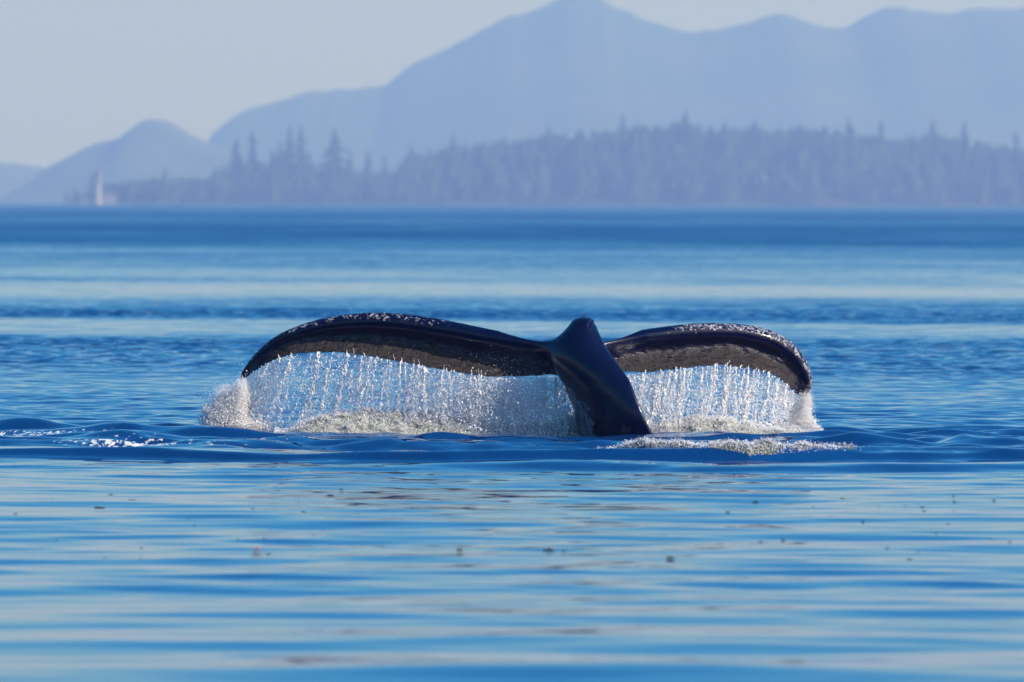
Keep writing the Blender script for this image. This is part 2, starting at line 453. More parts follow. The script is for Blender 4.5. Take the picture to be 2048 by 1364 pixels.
for i in range(4):
    V, Fc = conifer_crown(40 + i, tiers=12, nseg=8, spread=1.0, bare=.22, rag=.6); tm.append(mesh('crown', V, Fc, False)); tm[-1].materials.append(M_needle)
V, Fc = trunk_geo(); trm = mesh('trunk', V, Fc); trm.materials.append(M_bark)
for i, (u, v, wf, vb, lab) in enumerate(EMERG):
    yy = YH + 10 + 4 * (i % 5)
    T = at(float(u), float(v), yy); x = T[0]
    z0 = float(at(float(u), float(vb), yy)[2]); z0 = min(z0, float(ground_z(np.array(x), np.array(yy))))
    hgt = T[2] - z0
    e = link('conifer_tree', None, label=lab, category='tree', group='tall conifers standing out of the headland forest')
    e.location = (x, yy, z0); e.rotation_euler = (0, 0, i * 1.3); e.scale = (hgt * wf * .85, hgt * wf * .85, hgt)
    link('crown', tm[i % 4], e); link('trunk', trm, e)

# lighthouse and its two buildings on the tip of the point
def lathe(prof, n=20, cx=0, cy=0):
    V = [(cx + r * math.cos(2 * math.pi * j / n), cy + r * math.sin(2 * math.pi * j / n), z) for (r, z) in prof for j in range(n)]
    return np.array(V), grid_faces(len(prof), n, True)
def box_geo(x0, x1, y0, y1, z0, z1):
    V = [(x, y, z) for z in (z0, z1) for (x, y) in ((x0, y0), (x1, y0), (x1, y1), (x0, y1))]
    return np.array(V, float), np.array([(0, 3, 2, 1), (4, 5, 6, 7), (0, 1, 5, 4), (1, 2, 6, 5), (2, 3, 7, 6), (3, 0, 4, 7)])
YL = YH - 65
b = at(195., 407., YL)
lh = link('lighthouse', None, label='slender white lighthouse tower at the tip of the headland', category='lighthouse'); lh.location = (b[0], YL, 0)
V, Fc = lathe([(2.9, -1), (2.8, 1), (2.3, 8), (1.9, 15.5), (2.5, 16.0), (2.5, 16.3), (0.01, 16.3)]); link('tower', mesh('tower', V, Fc), lh, M_paint)
V, Fc = lathe([(2.7, 16.3), (2.7, 17.2), (2.6, 17.2), (2.6, 16.35)]); link('gallery_rail', mesh('gallery_rail', V, Fc, False), lh, M_paint)
V, Fc = lathe([(1.35, 16.31), (1.35, 19.0), (0.01, 19.01)]); link('lantern_room', mesh('lantern_room', V, Fc, False), lh, M_dark)
V, Fc = lathe([(1.7, 19.02), (1.2, 19.9), (0.25, 20.6), (0.12, 21.8), (.01, 21.8)]); link('lantern_roof', mesh('lantern_roof', V, Fc), lh, M_red)
for (u0, u1, hh, lab) in ((163, 184, 3.6, 'low white keeper house on the outer side of the lighthouse'), (206, 231, 3.8, 'low white keeper house between the lighthouse and the wood')):
    a0 = at(float(u0), 407., YL)[0]; a1 = at(float(u1), 407., YL)[0]; wd = (a1 - a0) / 2
    hs = link('keeper_house', None, label=lab, category='house', group='keeper houses beside the lighthouse'); hs.location = ((a0 + a1) / 2, YL + 3, 0)
    V, Fc = box_geo(-wd, wd, -3, 3, -1, hh); link('wall', mesh('wall', V, Fc, False), hs, M_paint)
    V = np.array([(-wd - .3, -3.4, hh + .01), (wd + .3, -3.4, hh + .01), (wd + .3, 3.4, hh + .01), (-wd - .3, 3.4, hh + .01), (-wd - .3, 0, hh + 2), (wd + .3, 0, hh + 2)])
    bm_f = [(0, 1, 5, 4), (2, 3, 4, 5), (0, 3, 2, 1), (0, 4, 3, 3), (1, 2, 5, 5)]
    me = bpy.data.meshes.new('roof'); me.from_pydata([tuple(q) for q in V], [], [tuple(dict.fromkeys(f)) for f in bm_f]); link('roof', me, hs, M_red)
    for q in (-.5, .5):
        V, Fc = box_geo(q * wd - .5, q * wd + .5, -3.06, -3.003, 1.2, 2.6); link('window', mesh('window', V, Fc, False), hs, M_dark)

# ------------------------------------------------------------------ haze
def build_haze():
    V, Fc = box_geo(-4000, 4000, -1600, 11400, -4.5, 300)
    me = mesh('haze', V, Fc, False)
    m, n, out = mat_new('haze_air')
    vol = N(n, 'ShaderNodeVolumePrincipled')
    vol.inputs['Color'].default_value = (0.27, 0.39, 0.78, 1)
    vol.inputs['Absorption Color'].default_value = (0.835, 0.778, 0, 1)
    vol.inputs['Density'].default_value = 0.00026
    vol.inputs['Anisotropy'].default_value = 0.2
    n.links.new(vol.outputs[0], out.inputs['Volume'])
    link('haze', me, mat=m, kind='stuff', label='pale blue haze over the sea', category='haze')
build_haze()

# ------------------------------------------------------------------ the whale's tail
def catmull(P, n):
    """n points at even arc length along a smooth curve through P"""
    P = np.asarray(P, float)
    Q = np.concatenate([[2 * P[0] - P[1]], P, [2 * P[-1] - P[-2]]])
    out = []
    for i in range(1, len(Q) - 2):
        t = np.linspace(0, 1, 24, endpoint=False)[:, None]
        a, b, c, d = Q[i - 1], Q[i], Q[i + 1], Q[i + 2]
        out.append(0.5 * (2 * b + (c - a) * t + (2 * a - 5 * b + 4 * c - d) * t ** 2 + (3 * b - a - 3 * c + d) * t ** 3))
    out.append(P[-1:]); C = np.concatenate(out)
    L = np.concatenate([[0], np.cumsum(np.linalg.norm(np.diff(C, axis=0), axis=1))])
    s_ = np.linspace(0, L[-1], n)
    return np.stack([np.interp(s_, L, C[:, k]) for k in range(P.shape[1])], -1)
# leading and trailing edges of the two flukes: photograph column, row, distance behind the stock (m)
L_LEAD = [(1210, 700, 0.020), (1160, 686, 0.020), (1090, 675, 0.060), (1000, 661, 0.190), (930, 647, 0.250), (880, 637, 0.297), (820, 628, 0.334), (760, 624, 0.368), (700, 627, 0.410), (640, 637, 0.452), (580, 657, 0.494),
          (540, 679, 0.528), (505, 712, 0.561), (484, 742, 0.586), (478, 760, 0.599)]
L_TRAIL = [(1210, 752, 0.208), (1150, 755, 0.200), (1100, 755, 0.180), (1040, 756, 0.180), (980, 753, 0.208), (920, 746, 0.234), (850, 733, 0.267), (790, 722, 0.301), (730, 712, 0.339), (680, 706, 0.372), (630, 706, 0.410), (590, 709, 0.439),
           (550, 721, 0.477), (515, 740, 0.523), (492, 757, 0.570), (480, 768, 0.599)]
R_LEAD = [(1120, 700, .04), (1170, 685, .08), (1215, 673, .16), (1270, 661, .30), (1330, 652, .40), (1390, 646, .50), (1440, 645, .58), (1495, 649, .66), (1545, 661, .73), (1580, 680, .79), (1605, 706, .84), (1620, 736, .88), (1625, 762, .9), (1621, 782, .91), (1612, 795, .92)]
R_TRAIL = [(1120, 750, .2), (1180, 752, .22), (1230, 750, .26), (1290, 745, .31), (1350, 739, .37), (1400, 733, .43), (1440, 731, .49), (1480, 735, .55), (1515, 741, .61), (1545, 750, .67), (1563, 762, .73), (1577, 775, .79), (1590, 787, .85), (1602, 794, .9), (1607, 797, .92)]
NS, NA = 150, 28
def fluke(lead, trail, seed):
    A = catmull(lead, NS); B = catmull(trail, NS)
    g = np.random.default_rng(seed)
    # ragged trailing edge
    nz = np.convolve(g.standard_normal(NS + 8), np.ones(4) / 4, 'same')[4:-4]
    B[:, 1] += nz * 1.1 * np.clip(np.minimum(np.arange(NS), NS - 1 - np.arange(NS)) / 12, 0, 1)
    PA = at(A[:, 0], A[:, 1], YW + A[:, 2]); PB = at(B[:, 0], B[:, 1], YW + B[:, 2])
    ch = np.linalg.norm(PB - PA, axis=1)
    a = (1 - np.cos(np.linspace(0, math.pi, NA))) / 2 * .6 + np.linspace(0, 1, NA) * .4
    # depth of the camera-side face along the chord: rolled nose, hollow, then the rear half sweeping up to the camera
    K = np.array([(0, 0), (.04, .10), (.12, .17), (.22, .17), (.34, .09), (.46, -.04), (.56, -.10), (.66, -.09), (.8, .02), (.9, .13), (1, .25)])
    front = np.interp(a, K[:, 0], K[:, 1]); front = np.convolve(np.pad(front, 1, 'edge'), [.25, .5, .25], 'valid'); front[0] = 0
    thick = np.interp(a, [0, .04, .12, .3, .6, .85, 1], [0, .19, .34, .36, .2, .08, .045])
    cam_dir = np.array([0, -1.0, 0])
    V = []
    for i in range(NS):
        ax = PB[i] - PA[i]
        c = max(ch[i], .05)
        out = cam_dir * 1.0
        f_ = PA[i] + ax[None] * a[:, None] + out * (front * c)[:, None]
        th = np.maximum(thick * c, np.where(a > .02, .016, 0))
        b_ = PA[i] + ax[None] * a[:, None] + out * (front * c - th)[:, None]
        V.append(np.concatenate([f_, b_[::-1][:-1]], 0))
    V = np.array(V); m_ = V.shape[1]
    Fc = list(map(tuple, grid_faces(NS, m_, True)))
    VV = V.reshape(-1, 3)
    for r_, rev in ((0, False), (NS - 1, True)):
        idx = [r_ * m_ + j for j in range(m_)]
        Fc.append(tuple(idx if rev else idx[::-1]))
    # per-vertex chord position, for the skin
    ca = np.concatenate([a, 1 + (1 - a[::-1][:-1])])
    return VV, Fc, np.tile(ca, NS), np.repeat(np.linspace(0, 1, NS), m_), PB, front
def stock():
    """tail stock: sections by photograph row: row, left column, right column, forward offset, half depth"""
    T = [(632, 1163, 1170, .10, .02), (634, 1157, 1176, .09, .045), (637, 1151, 1182, .08, .07), (641, 1145, 1185, .075, .085), (648, 1136, 1193, .06, .10), (658, 1125, 1203, .04, .12), (670, 1110, 1211, .02, .13), (684, 1096, 1219, 0, .135), (700, 1086, 1229, -.02, .14),
         (716, 1084, 1238, -.04, .145), (732, 1096, 1247, -.05, .15), (748, 1110, 1254, -.06, .155), (764, 1122, 1261, -.06, .16), (782, 1131, 1268, -.06, .17), (800, 1139, 1275, -.05, .18), (820, 1146, 1283, -.04, .19), (840, 1151, 1291, -.02, .205),
         (856, 1154, 1300, 0, .215), (872, 1156, 1310, .02, .23), (900, 1155, 1330, .06, .25), (960, 1150, 1370, .1, .28)]
    T = np.array(T, float); rows = np.concatenate([np.linspace(632, 640, 8)[:5], np.linspace(638, 960, 80)])
    C = [np.interp(rows, T[:, 0], T[:, k]) for k in range(5)]
    for k in range(1, 5): C[k][5:] = np.convolve(np.pad(C[k][4:], 2, 'edge'), np.ones(5) / 5, 'valid')[1:]
    n = 48; V = []
    th = np.linspace(0, 2 * math.pi, n, endpoint=False)
    for i, v in enumerate(rows):
        l = at(C[1][i], v, YW + C[3][i]); r = at(C[2][i], v, YW + C[3][i])
        cx, hw, hd = (l[0] + r[0]) / 2, (r[0] - l[0]) / 2, C[4][i]
        ct, st = np.cos(th), np.sin(th)
        # keel-like on the back (right), rounder on the belly side
        w_ = np.where(ct > 0, 1 - .55 * ct ** 2.0, 1 - .15 * ct ** 2)
        X = cx + hw * np.sign(ct) * np.abs(ct) ** np.where(ct > 0, .95, .9)
        Yy = YW + C[3][i] - hd * st * w_ - .31 * (ct + .25) * float(sstep(630, 850, v)) 
        Z = np.full(n, (l[2] + r[2]) / 2) + (r[2] - l[2]) / 2 * ct
        V.append(np.stack([X, Yy, Z], -1))
    V = np.array(V).reshape(-1, 3)
    Fc = [tuple(q[::-1]) for q in grid_faces(len(rows), n, True)]
    Fc = [tuple(q) for q in grid_faces(len(rows), n, True)]
    Fc.append(tuple(range(n))[::-1]); Fc.append(tuple((len(rows) - 1) * n + j for j in range(n)))
    return V, Fc
FL = fluke(L_LEAD, L_TRAIL, 1); FR = fluke(R_LEAD, R_TRAIL, 2); ST = stock()
bump_skin_t = spectral_tile(512, 2.5, .03, .22, .5, 1.0, 51, power=0.2); bump_skin = (bump_skin_t[0] / bump_skin_t[0].std(), 2.5)
def build_whale():
    V, Fc, base = [], [], 0
    for q in (FL, FR, ST):
        V += [tuple(p) for p in q[0]]; Fc += [tuple(i + base for i in f) for f in q[1]]; base += len(q[0])
    me = bpy.data.meshes.new('raw'); me.from_pydata(V, [], Fc); me.validate()
    import bmesh
    bm = bmesh.new(); bm.from_mesh(me)
    bmesh.ops.recalc_face_normals(bm, faces=bm.faces[:]); bm.to_mesh(me); bm.free()
    o = bpy.data.objects.new('raw', me); COL.objects.link(o)
    r_ = o.modifiers.new('r', 'REMESH'); r_.mode = 'VOXEL'; r_.voxel_size = 0.009
    s_ = o.modifiers.new('s', 'SMOOTH'); s_.factor = .5; s_.iterations = 9
    dg = bpy.context.evaluated_depsgraph_get()
    out = bpy.data.meshes.new_from_object(o.evaluated_get(dg))
    bpy.data.objects.remove(o)
    n = len(out.vertices); co = np.empty(n * 3, np.float32); out.vertices.foreach_get('co', co); co = co.reshape(-1, 3).astype(float)
    ed = np.empty(len(out.edges) * 2, np.int32); out.edges.foreach_get('vertices', ed); ed = ed.reshape(-1, 2)
    # melt the joint between stock and flukes together
    J = at(np.array([1120., 1215.]), np.array([700., 715.]), YW + .1)
    wgt = np.zeros(n)
    for j, rad in ((0, .30), (1, .22)):
        wgt = np.maximum(wgt, np.clip(1.6 - np.linalg.norm((co - J[j]) * np.array([1, .7, 1]), axis=1) / rad, 0, 1))
    wgt *= np.clip((co[:, 2] - .28) / .34, 0, 1) * np.clip((0.84 - co[:, 2]) / .08, 0, 1)
    deg = np.bincount(ed.ravel(), minlength=n)[:, None]
    for _ in range(260):
        acc = np.zeros_like(co)
        for k in range(3):
            acc[:, k] = np.bincount(ed[:, 0], co[ed[:, 1], k], n) + np.bincount(ed[:, 1], co[ed[:, 0], k], n)
        co += (acc / deg - co) * (wgt * .8)[:, None]
    # skin coordinates from the nearest point of the lofts
    src = np.concatenate([FL[0], FR[0], ST[0]])
    ca = np.concatenate([FL[2], FR[2], np.full(len(ST[0]), -1.0)])
    sp = np.concatenate([FL[3], FR[3], np.full(len(ST[0]), 0.0)])
    side = np.concatenate([np.full(len(FL[0]), 0.0), np.full(len(FR[0]), 1.0), np.full(len(ST[0]), .5)])
    kd = KDTree(len(src))
    for i, p in enumerate(src): kd.insert(p, i)
    kd.balance()
    idx = np.array([kd.find(p)[1] for p in co])
    idx0 = idx
    # wrinkled, pitted skin of the hollow rear half
    rough_ = np.where(ca[idx0] > 0, sstep(.35, .6, ca[idx0]) * (ca[idx0] < 1.0) , 0.0)
    sl = 1 + .0 * co[:, 0]
    co[:, 1] -= rough_ * .0045 * (sample(bump_skin, co[:, 0] * 1.0, co[:, 2] * 1.6 + co[:, 1]))
    # skin folds over the top of the stock
    uu = 1024 + co[:, 0] / co[:, 1] * F; vv = 406 + (CH - co[:, 2]) / co[:, 1] * F
    for fu, fv, wd, am in ((1178, 641, 3.2, .012), (1187, 643, 3.0, .014), (1195, 648, 2.5, .010)):
        s1 = (uu - fu) + (vv - fv) * .45
        co[:, 2] += am * np.exp(-(s1 / wd) ** 2) * np.exp(-((vv - fv) / 11) ** 2)
    out.vertices.foreach_set('co', co.astype(np.float32).ravel()); out.update()
    edge = np.where(ca[idx] < 0, 0, np.exp(-((np.where(ca[idx] > 1, ca[idx] - 2, ca[idx]) - .07) / .15) ** 2))
    edge *= sstep(.22, .5, sp[idx])
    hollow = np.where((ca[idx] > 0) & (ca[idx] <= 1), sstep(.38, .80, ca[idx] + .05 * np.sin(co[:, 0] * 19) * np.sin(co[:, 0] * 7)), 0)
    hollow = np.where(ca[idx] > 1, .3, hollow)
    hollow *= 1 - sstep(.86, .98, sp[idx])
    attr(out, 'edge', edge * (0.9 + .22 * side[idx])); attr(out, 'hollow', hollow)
    # pale belly patch low on the stock
    P0 = at(np.array([1150., 1206.]), np.array([770., 872.]), YW)
    uu = 1024 + co[:, 0] / (co[:, 1]) * F; vv = 406 + (CH - co[:, 2]) / co[:, 1] * F
    bound = np.interp(vv, [735, 765, 785, 796, 806, 825, 840, 860, 880], [1100, 1134, 1150, 1158, 1176, 1182, 1188, 1192, 1194])
    pale = sstep(0, 7, bound - uu + 3 * np.sin(vv * .21) + 2 * np.sin(vv * .47)) * (ca[idx] < 0) * sstep(740, 775, vv)
    attr(out, 'pale', pale)
    sh = sstep(-6, 10, uu - np.interp(vv, [700, 740, 780, 830, 872], [1150, 1185, 1204, 1214, 1222])) 
    attr(out, 'flank', np.where(ca[idx] < 0, sh, 0))
    out.polygons.foreach_set('use_smooth', np.ones(len(out.polygons), bool))
    m, nn, o_ = mat_new('whale_skin')
    geo = N(nn, 'ShaderNodeNewGeometry'); P = geo.outputs['Position']
    A = lambda k: N(nn, 'ShaderNodeAttribute', attribute_name=k).outputs['Fac']
    big = noise(nn, P, 6, 5, .6).outputs['Fac']; fine = noise(nn, P, 55, 4, .6).outputs['Fac']; mid = noise(nn, mapping(nn, P, (1, 1, 1), (3, 1, 2)), 26, 5, .7).outputs['Fac']
    hol = A('hollow')
    base = mixc(nn, hol, (0.0008, 0.0012, 0.018), mixc(nn, ramp(nn, mid, [(.35, 0.0), (.62, 1.0)]), (0.004, 0.0035, 0.005), (0.036, 0.024, 0.022)))  # sunlit brown of the flukes' rear half, put into the skin colour, mottled
    base = mixc(nn, math_node(nn, 'MULTIPLY', A('pale'), ramp(nn, noise(nn, mapping(nn, P, (1, 1, .22), (0, 0, 0), (0, .25, 0)), 30, 4, .6).outputs['Fac'], [(.38, 0.25), (.56, 1.0)])), base, (0.17, 0.17, 0.20))
    # barnacle scars along the leading edges
    vor = N(nn, 'ShaderNodeTexVoronoi'); vor.inputs['Scale'].default_value = 42; nn.links.new(vmath(nn, 'ADD', P, vmath(nn, 'SCALE', noise(nn, P, 30, 3).outputs['Color'], None)) if False else P, vor.inputs['Vector'])
    cell = ramp(nn, vor.outputs['Distance'], [(.22, 1.0), (.36, 0.0)])
    spots = math_node(nn, 'MULTIPLY', ramp(nn, math_node(nn, 'ADD', math_node(nn, 'MULTIPLY', A('edge'), .34), mid), [(.81, 0.0), (.85, 1.0)]), math_node(nn, 'MAXIMUM', cell, ramp(nn, fine, [(.47, 0.0), (.55, 1.0)])))
    base = mixc(nn, spots, base, (0.34, 0.33, 0.36))
    bsd = principled(nn, o_, Roughness=0.25, IOR=1.4)
    nn.links.new(base, bsd.inputs['Base Color'])
    nn.links.new(math_node(nn, 'ADD', math_node(nn, 'MULTIPLY', math_node(nn, 'MULTIPLY', A('flank'), ramp(nn, big, [(.38, 0.3), (.52, 1.0)])), .11), math_node(nn, 'ADD', math_node(nn, 'MULTIPLY', hol, .28), .14)), bsd.inputs['Roughness'])
    h_ = math_node(nn, 'ADD', math_node(nn, 'MULTIPLY', mid, math_node(nn, 'ADD', math_node(nn, 'MULTIPLY', hol, .032), .0015)), math_node(nn, 'MULTIPLY', fine, math_node(nn, 'ADD', math_node(nn, 'MULTIPLY', hol, .004), .0004)))
    h_ = math_node(nn, 'ADD', h_, math_node(nn, 'MULTIPLY', spots, .004))
    bp = N(nn, 'ShaderNodeBump'); bp.inputs['Distance'].default_value = 1.0; nn.links.new(h_, bp.inputs['Height']); nn.links.new(bp.outputs[0], bsd.inputs['Normal'])
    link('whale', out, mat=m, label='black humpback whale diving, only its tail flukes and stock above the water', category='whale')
build_whale()

# ------------------------------------------------------------------ falling and splashing water
def drop_mat(name, base, rough, trans):
    m, n, out = mat_new(name)
    b = principled(n, out, Roughness=rough, IOR=1.33)
    b.inputs['Base Color'].default_value = (*base, 1); b.inputs['Transmission Weight'].default_value = trans
    return m
def spray_mat(name, col, f_trans, f_gloss):
    m, n, out = mat_new(name)
    d = N(n, 'ShaderNodeBsdfDiffuse'); t = N(n, 'ShaderNodeBsdfTranslucent'); g = N(n, 'ShaderNodeBsdfGlossy')
    for q in (d, t, g): q.inputs['Color'].default_value = (*col, 1)
    g.inputs['Roughness'].default_value = .18
    m1 = N(n, 'ShaderNodeMixShader'); m1.inputs[0].default_value = f_trans; n.links.new(d.outputs[0], m1.inputs[1]); n.links.new(t.outputs[0], m1.inputs[2])
    m2 = N(n, 'ShaderNodeMixShader'); m2.inputs[0].default_value = f_gloss; n.links.new(m1.outputs[0], m2.inputs[1]); n.links.new(g.outputs[0], m2.inputs[2])
    n.links.new(m2.outputs[0], out.inputs['Surface']); return m
M_drop = spray_mat('water_drops', (0.96, 0.95, 0.96), .5, .12)
M_spray = spray_mat('white_spray', (0.93, 0.91, 0.90), .45, .12)
def drops_object(name, P, S, mat, label, category='water', parent=None):
    """thousands of separate drops: one small drop shape repeated at every point"""
    P = np.concatenate(P) if isinstance(P, list) else P
    S = np.concatenate(S) if isinstance(S, list) else S
    me = bpy.data.meshes.new(name); me.vertices.add(len(P)); me.vertices.foreach_set('co', P.astype(np.float32).ravel())
    a = me.attributes.new('size', 'FLOAT_VECTOR', 'POINT'); a.data.foreach_set('vector', S.astype(np.float32).ravel())
    rt = rng.random((len(P), 3)) * np.array([.6, .6, 6]) - np.array([.3, .3, 0])
    a = me.attributes.new('turn', 'FLOAT_VECTOR', 'POINT'); a.data.foreach_set('vector', rt.astype(np.float32).ravel())
    me.update()
    o = link(name, me, kind='stuff', label=label, category=category)
    me.materials.append(mat)
    g = bpy.data.node_groups.new('drops', 'GeometryNodeTree')
    g.interface.new_socket('Geometry', in_out='INPUT', socket_type='NodeSocketGeometry')
    g.interface.new_socket('Geometry', in_out='OUTPUT', socket_type='NodeSocketGeometry')
    gi = g.nodes.new('NodeGroupInput'); go = g.nodes.new('NodeGroupOutput')
    ico = g.nodes.new('GeometryNodeMeshIcoSphere'); ico.inputs['Radius'].default_value = 1; ico.inputs['Subdivisions'].default_value = 2
    ss = g.nodes.new('GeometryNodeSetShadeSmooth'); sm = g.nodes.new('GeometryNodeSetMaterial'); sm.inputs['Material'].default_value = mat
    iop = g.nodes.new('GeometryNodeInstanceOnPoints')
    at_ = [g.nodes.new('GeometryNodeInputNamedAttribute') for _ in range(2)]
    for q, nm in zip(at_, ('size', 'turn')): q.data_type = 'FLOAT_VECTOR'; q.inputs['Name'].default_value = nm
    L = g.links.new
    L(ico.outputs['Mesh'], ss.inputs[0]); L(ss.outputs[0], sm.inputs[0]); L(gi.outputs[0], iop.inputs['Points']); L(sm.outputs[0], iop.inputs['Instance'])
    L(at_[0].outputs['Attribute'], iop.inputs['Scale']); L(at_[1].outputs['Attribute'], iop.inputs['Rotation']); L(iop.outputs[0], go.inputs[0])
    md = o.modifiers.new('drops', 'NODES'); md.node_group = g
    return o
def edge_line(fl, lo, hi):
    """front of the trailing edge, from root to tip"""
    VV = fl[0].reshape(NS, -1, 3); return VV[lo:hi, NA - 1], VV[lo:hi, 16:NA]
def curtain(fl, lo, hi, n_str, n_fine, lean, seed, extra):
    g = np.random.default_rng(seed)
    E, face = edge_line(fl, lo, hi); m = len(E)
    P, S = [], []
    def edge(t):
        i = np.clip(t * (m - 1), 0, m - 1.001); k = i.astype(int); f_ = (i - k)[:, None]
        return E[k] * (1 - f_) + E[k + 1] * f_
    # fine rain between the streams
    t = g.random(n_fine); e = edge(t)
    dens = .5 + .3 * np.sin(t * 31 + np.sin(t * 13) * 2) + .25 * np.sin(t * 83 + 1)
    k_ = g.random(n_fine) < np.clip(.34 + .55 * dens + extra(t), 0, 1); t, e = t[k_], e[k_]
    fr = g.random(len(t)) ** .9
    fall = fr * (e[:, 2] - .0)
    p = e.copy(); p[:, 2] -= fall; p[:, 0] += lean(t) * fall + g.normal(0, .012, len(t)); p[:, 1] += g.normal(0, .05, len(t)) + .03
    r = .0017 * np.exp(g.normal(0, .5, len(t)))
    P.append(p); S.append(np.stack([r, r, r * g.uniform(1, 1.7, len(t))], -1))
    # streams
    for _ in range(n_str):
        t0 = np.array([g.random()]); e = edge(t0)[0]
        x0 = e[2]; vx = float(lean(t0)[0]) + g.normal(0, .07); big = g.random() ** 2.5
        z0 = 0.0; start = 0.0 if g.random() < .7 else g.uniform(0, .35) * x0
        end = x0 * (1 if g.random() < .6 else g.uniform(.35, .95))
        nb = int((end - start) / g.uniform(.004, .010) * (1 + 2.2 * big)) + 2
        f = np.sort(g.uniform(start, end, nb))
        wob = .006 * np.sin(f * g.uniform(12, 30) + g.random() * 6)
        w_ = .0012 + (.004 + .014 * big) * (f / x0) ** 1.1 + .003 * big
        p = np.tile(e, (nb, 1)); p[:, 2] -= f; p[:, 0] += vx * f * (.6 + .6 * f / x0) + wob + g.normal(0, 1, nb) * w_; p[:, 1] += g.normal(0, 1, nb) * w_ - .01
        r = g.uniform(.0016, .0036) * np.exp(g.normal(0, .35, nb))
        P.append(p); S.append(np.stack([r, r, r * g.uniform(1.2, 3.6, nb)], -1))
        # thin rivulet still running over the skin above the edge
        if g.random() < .4:
            i = int(t0[0] * (m - 1)); fc = face[i]; q0 = g.uniform(.5, .93); nb = g.integers(4, 10)
            q = np.linspace(q0, 1, nb) * (fc.shape[0] - 1); k = np.minimum(q.astype(int), fc.shape[0] - 2); fr_ = (q - k)[:, None]
            p = fc[k] * (1 - fr_) + fc[k + 1] * fr_; p[:, 1] -= .008; p[:, 0] += g.normal(0, .002, nb)
            r = g.uniform(.0014, .0024) * np.exp(g.normal(0, .2, nb)); P.append(p); S.append(np.stack([r, r, r * g.uniform(2, 4, nb)], -1))
    return P, S
def blob(u, v, su, sv, n, rad, dy=.0, sy=.08, g=rng):
    n = int(n * 6.5); rad = rad * .42
    """n drops round a photograph position, spread su, sv (pixels) and sy (m)"""
    U = u + g.normal(0, 1, n) * su; V_ = v + g.normal(0, 1, n) * sv
    p = at(U, np.minimum(V_, 866), YW + dy + g.normal(0, 1, n) * sy); p[:, 2] = np.abs(p[:, 2])
    r = rad * np.exp(g.normal(0, .4, n))
    return p, np.stack([r, r, r * g.uniform(.9, 1.6, n)], -1)
g1 = np.random.default_rng(77)
P, S = curtain(FL, 14, NS - 3, 85, 80000, lambda t: -.03 - .42 * np.clip(t - .35, 0, 1) ** 1.0, 5, lambda t: .35 * (t < .45))
for q in (blob(1000, 800, 45, 28, 2600, .0032, .25), blob(1060, 810, 40, 30, 1500, .0030, .2), blob(900, 820, 60, 20, 1600, .003, .25)): P.append(q[0]); S.append(q[1])
drops_object('falling_water', P, S, M_drop, 'curtain of water drops pouring from the longer fluke', 'water curtain')
P, S = curtain(FR, 34, NS - 6, 52, 42000, lambda t: -.14 - .05 * np.sin(t * 7), 6, lambda t: .2 * (t < .25))
drops_object('falling_water', P, S, M_drop, 'curtain of water drops pouring from the shorter fluke, behind the stock', 'water curtain')
# plunge splashes under the two tips
P, S = [], []
for (u, v, su, sv, n, rad) in [(484, 775, 6, 8, 250, .0035), (480, 790, 8, 10, 500, .004), (468, 805, 12, 12, 900, .0045), (458, 825, 15, 12, 1500, .005), (448, 842, 16, 9, 1700, .0055), (470, 850, 22, 7, 1700, .005), (430, 850, 9, 5, 500, .005),
                               (452, 790, 10, 9, 260, .003), (437, 815, 9, 9, 380, .0038), (416, 820, 5, 3, 130, .004), (426, 830, 6, 4, 220, .0045), (410, 814, 2, 2, 40, .0035), (420, 846, 7, 6, 200, .0035), (500, 852, 20, 5, 600, .004), (452, 775, 14, 7, 60, .002), (425, 790, 14, 12, 50, .002),
                               (482, 820, 5, 22, 900, .0045)]:
    q = blob(u, v, su, sv, int(n * 1.5), rad, .45, .06, g1); P.append(q[0]); S.append(q[1])
drops_object('splash', P, S, M_spray, 'white splash where the tip of the longer fluke meets the sea', 'splash')
P, S = [], []
for (u, v, su, sv, n, rad) in [(1612, 800, 5, 8, 300, .0035), (1606, 825, 8, 14, 900, .0042), (1596, 845, 10, 10, 1000, .0045), (1612, 853, 9, 7, 900, .005), (1624, 860, 9, 4, 400, .005), (1580, 856, 14, 6, 700, .0045), (1622, 842, 3, 2.5, 60, .004), (1628, 845, 2, 2, 30, .004),
                               (1636, 864, 6, 2, 120, .004), (1552, 860, 18, 4, 500, .004), (1617, 800, 4, 12, 150, .0028), (1585, 810, 10, 16, 300, .003), (1570, 800, 12, 14, 160, .0028)]:
    q = blob(u, v, su, sv, n, rad, .9, .05, g1); P.append(q[0]); S.append(q[1])
drops_object('splash', P, S, M_spray, 'white splash under the blunt tip of the shorter fluke', 'splash')

# boiling mounds of aerated water where the curtains land
def foam_mat(name, c1, c2, c3, amt):
    m, n, out = mat_new(name)
    geo = N(n, 'ShaderNodeNewGeometry'); P = geo.outputs['Position']
    a = noise(n, P, 60, 5, .7).outputs['Fac']; b_ = noise(n, P, 9, 4, .6).outputs['Fac']; c_ = noise(n, mapping(n, P, (1, 1, 1), (4, 4, 4)), 160, 3, .6).outputs['Fac']
    col = mixc(n, ramp(n, b_, [(.38, 0.0), (.62, 1.0)]), c1, c2)
    col = mixc(n, ramp(n, math_node(n, 'ADD', math_node(n, 'MULTIPLY', a, .6), math_node(n, 'MULTIPLY', c_, .4)), [(.5 - amt, 0.0), (.62 - amt, 1.0)]), col, c3)
    b = principled(n, out, Roughness=0.22, IOR=1.33)
    n.links.new(col, b.inputs['Base Color'])
    bp = N(n, 'ShaderNodeBump'); bp.inputs['Distance'].default_value = .02; n.links.new(math_node(n, 'ADD', a, math_node(n, 'MULTIPLY', c_, .5)), bp.inputs['Height']); n.links.new(bp.outputs[0], b.inputs['Normal'])
    return m
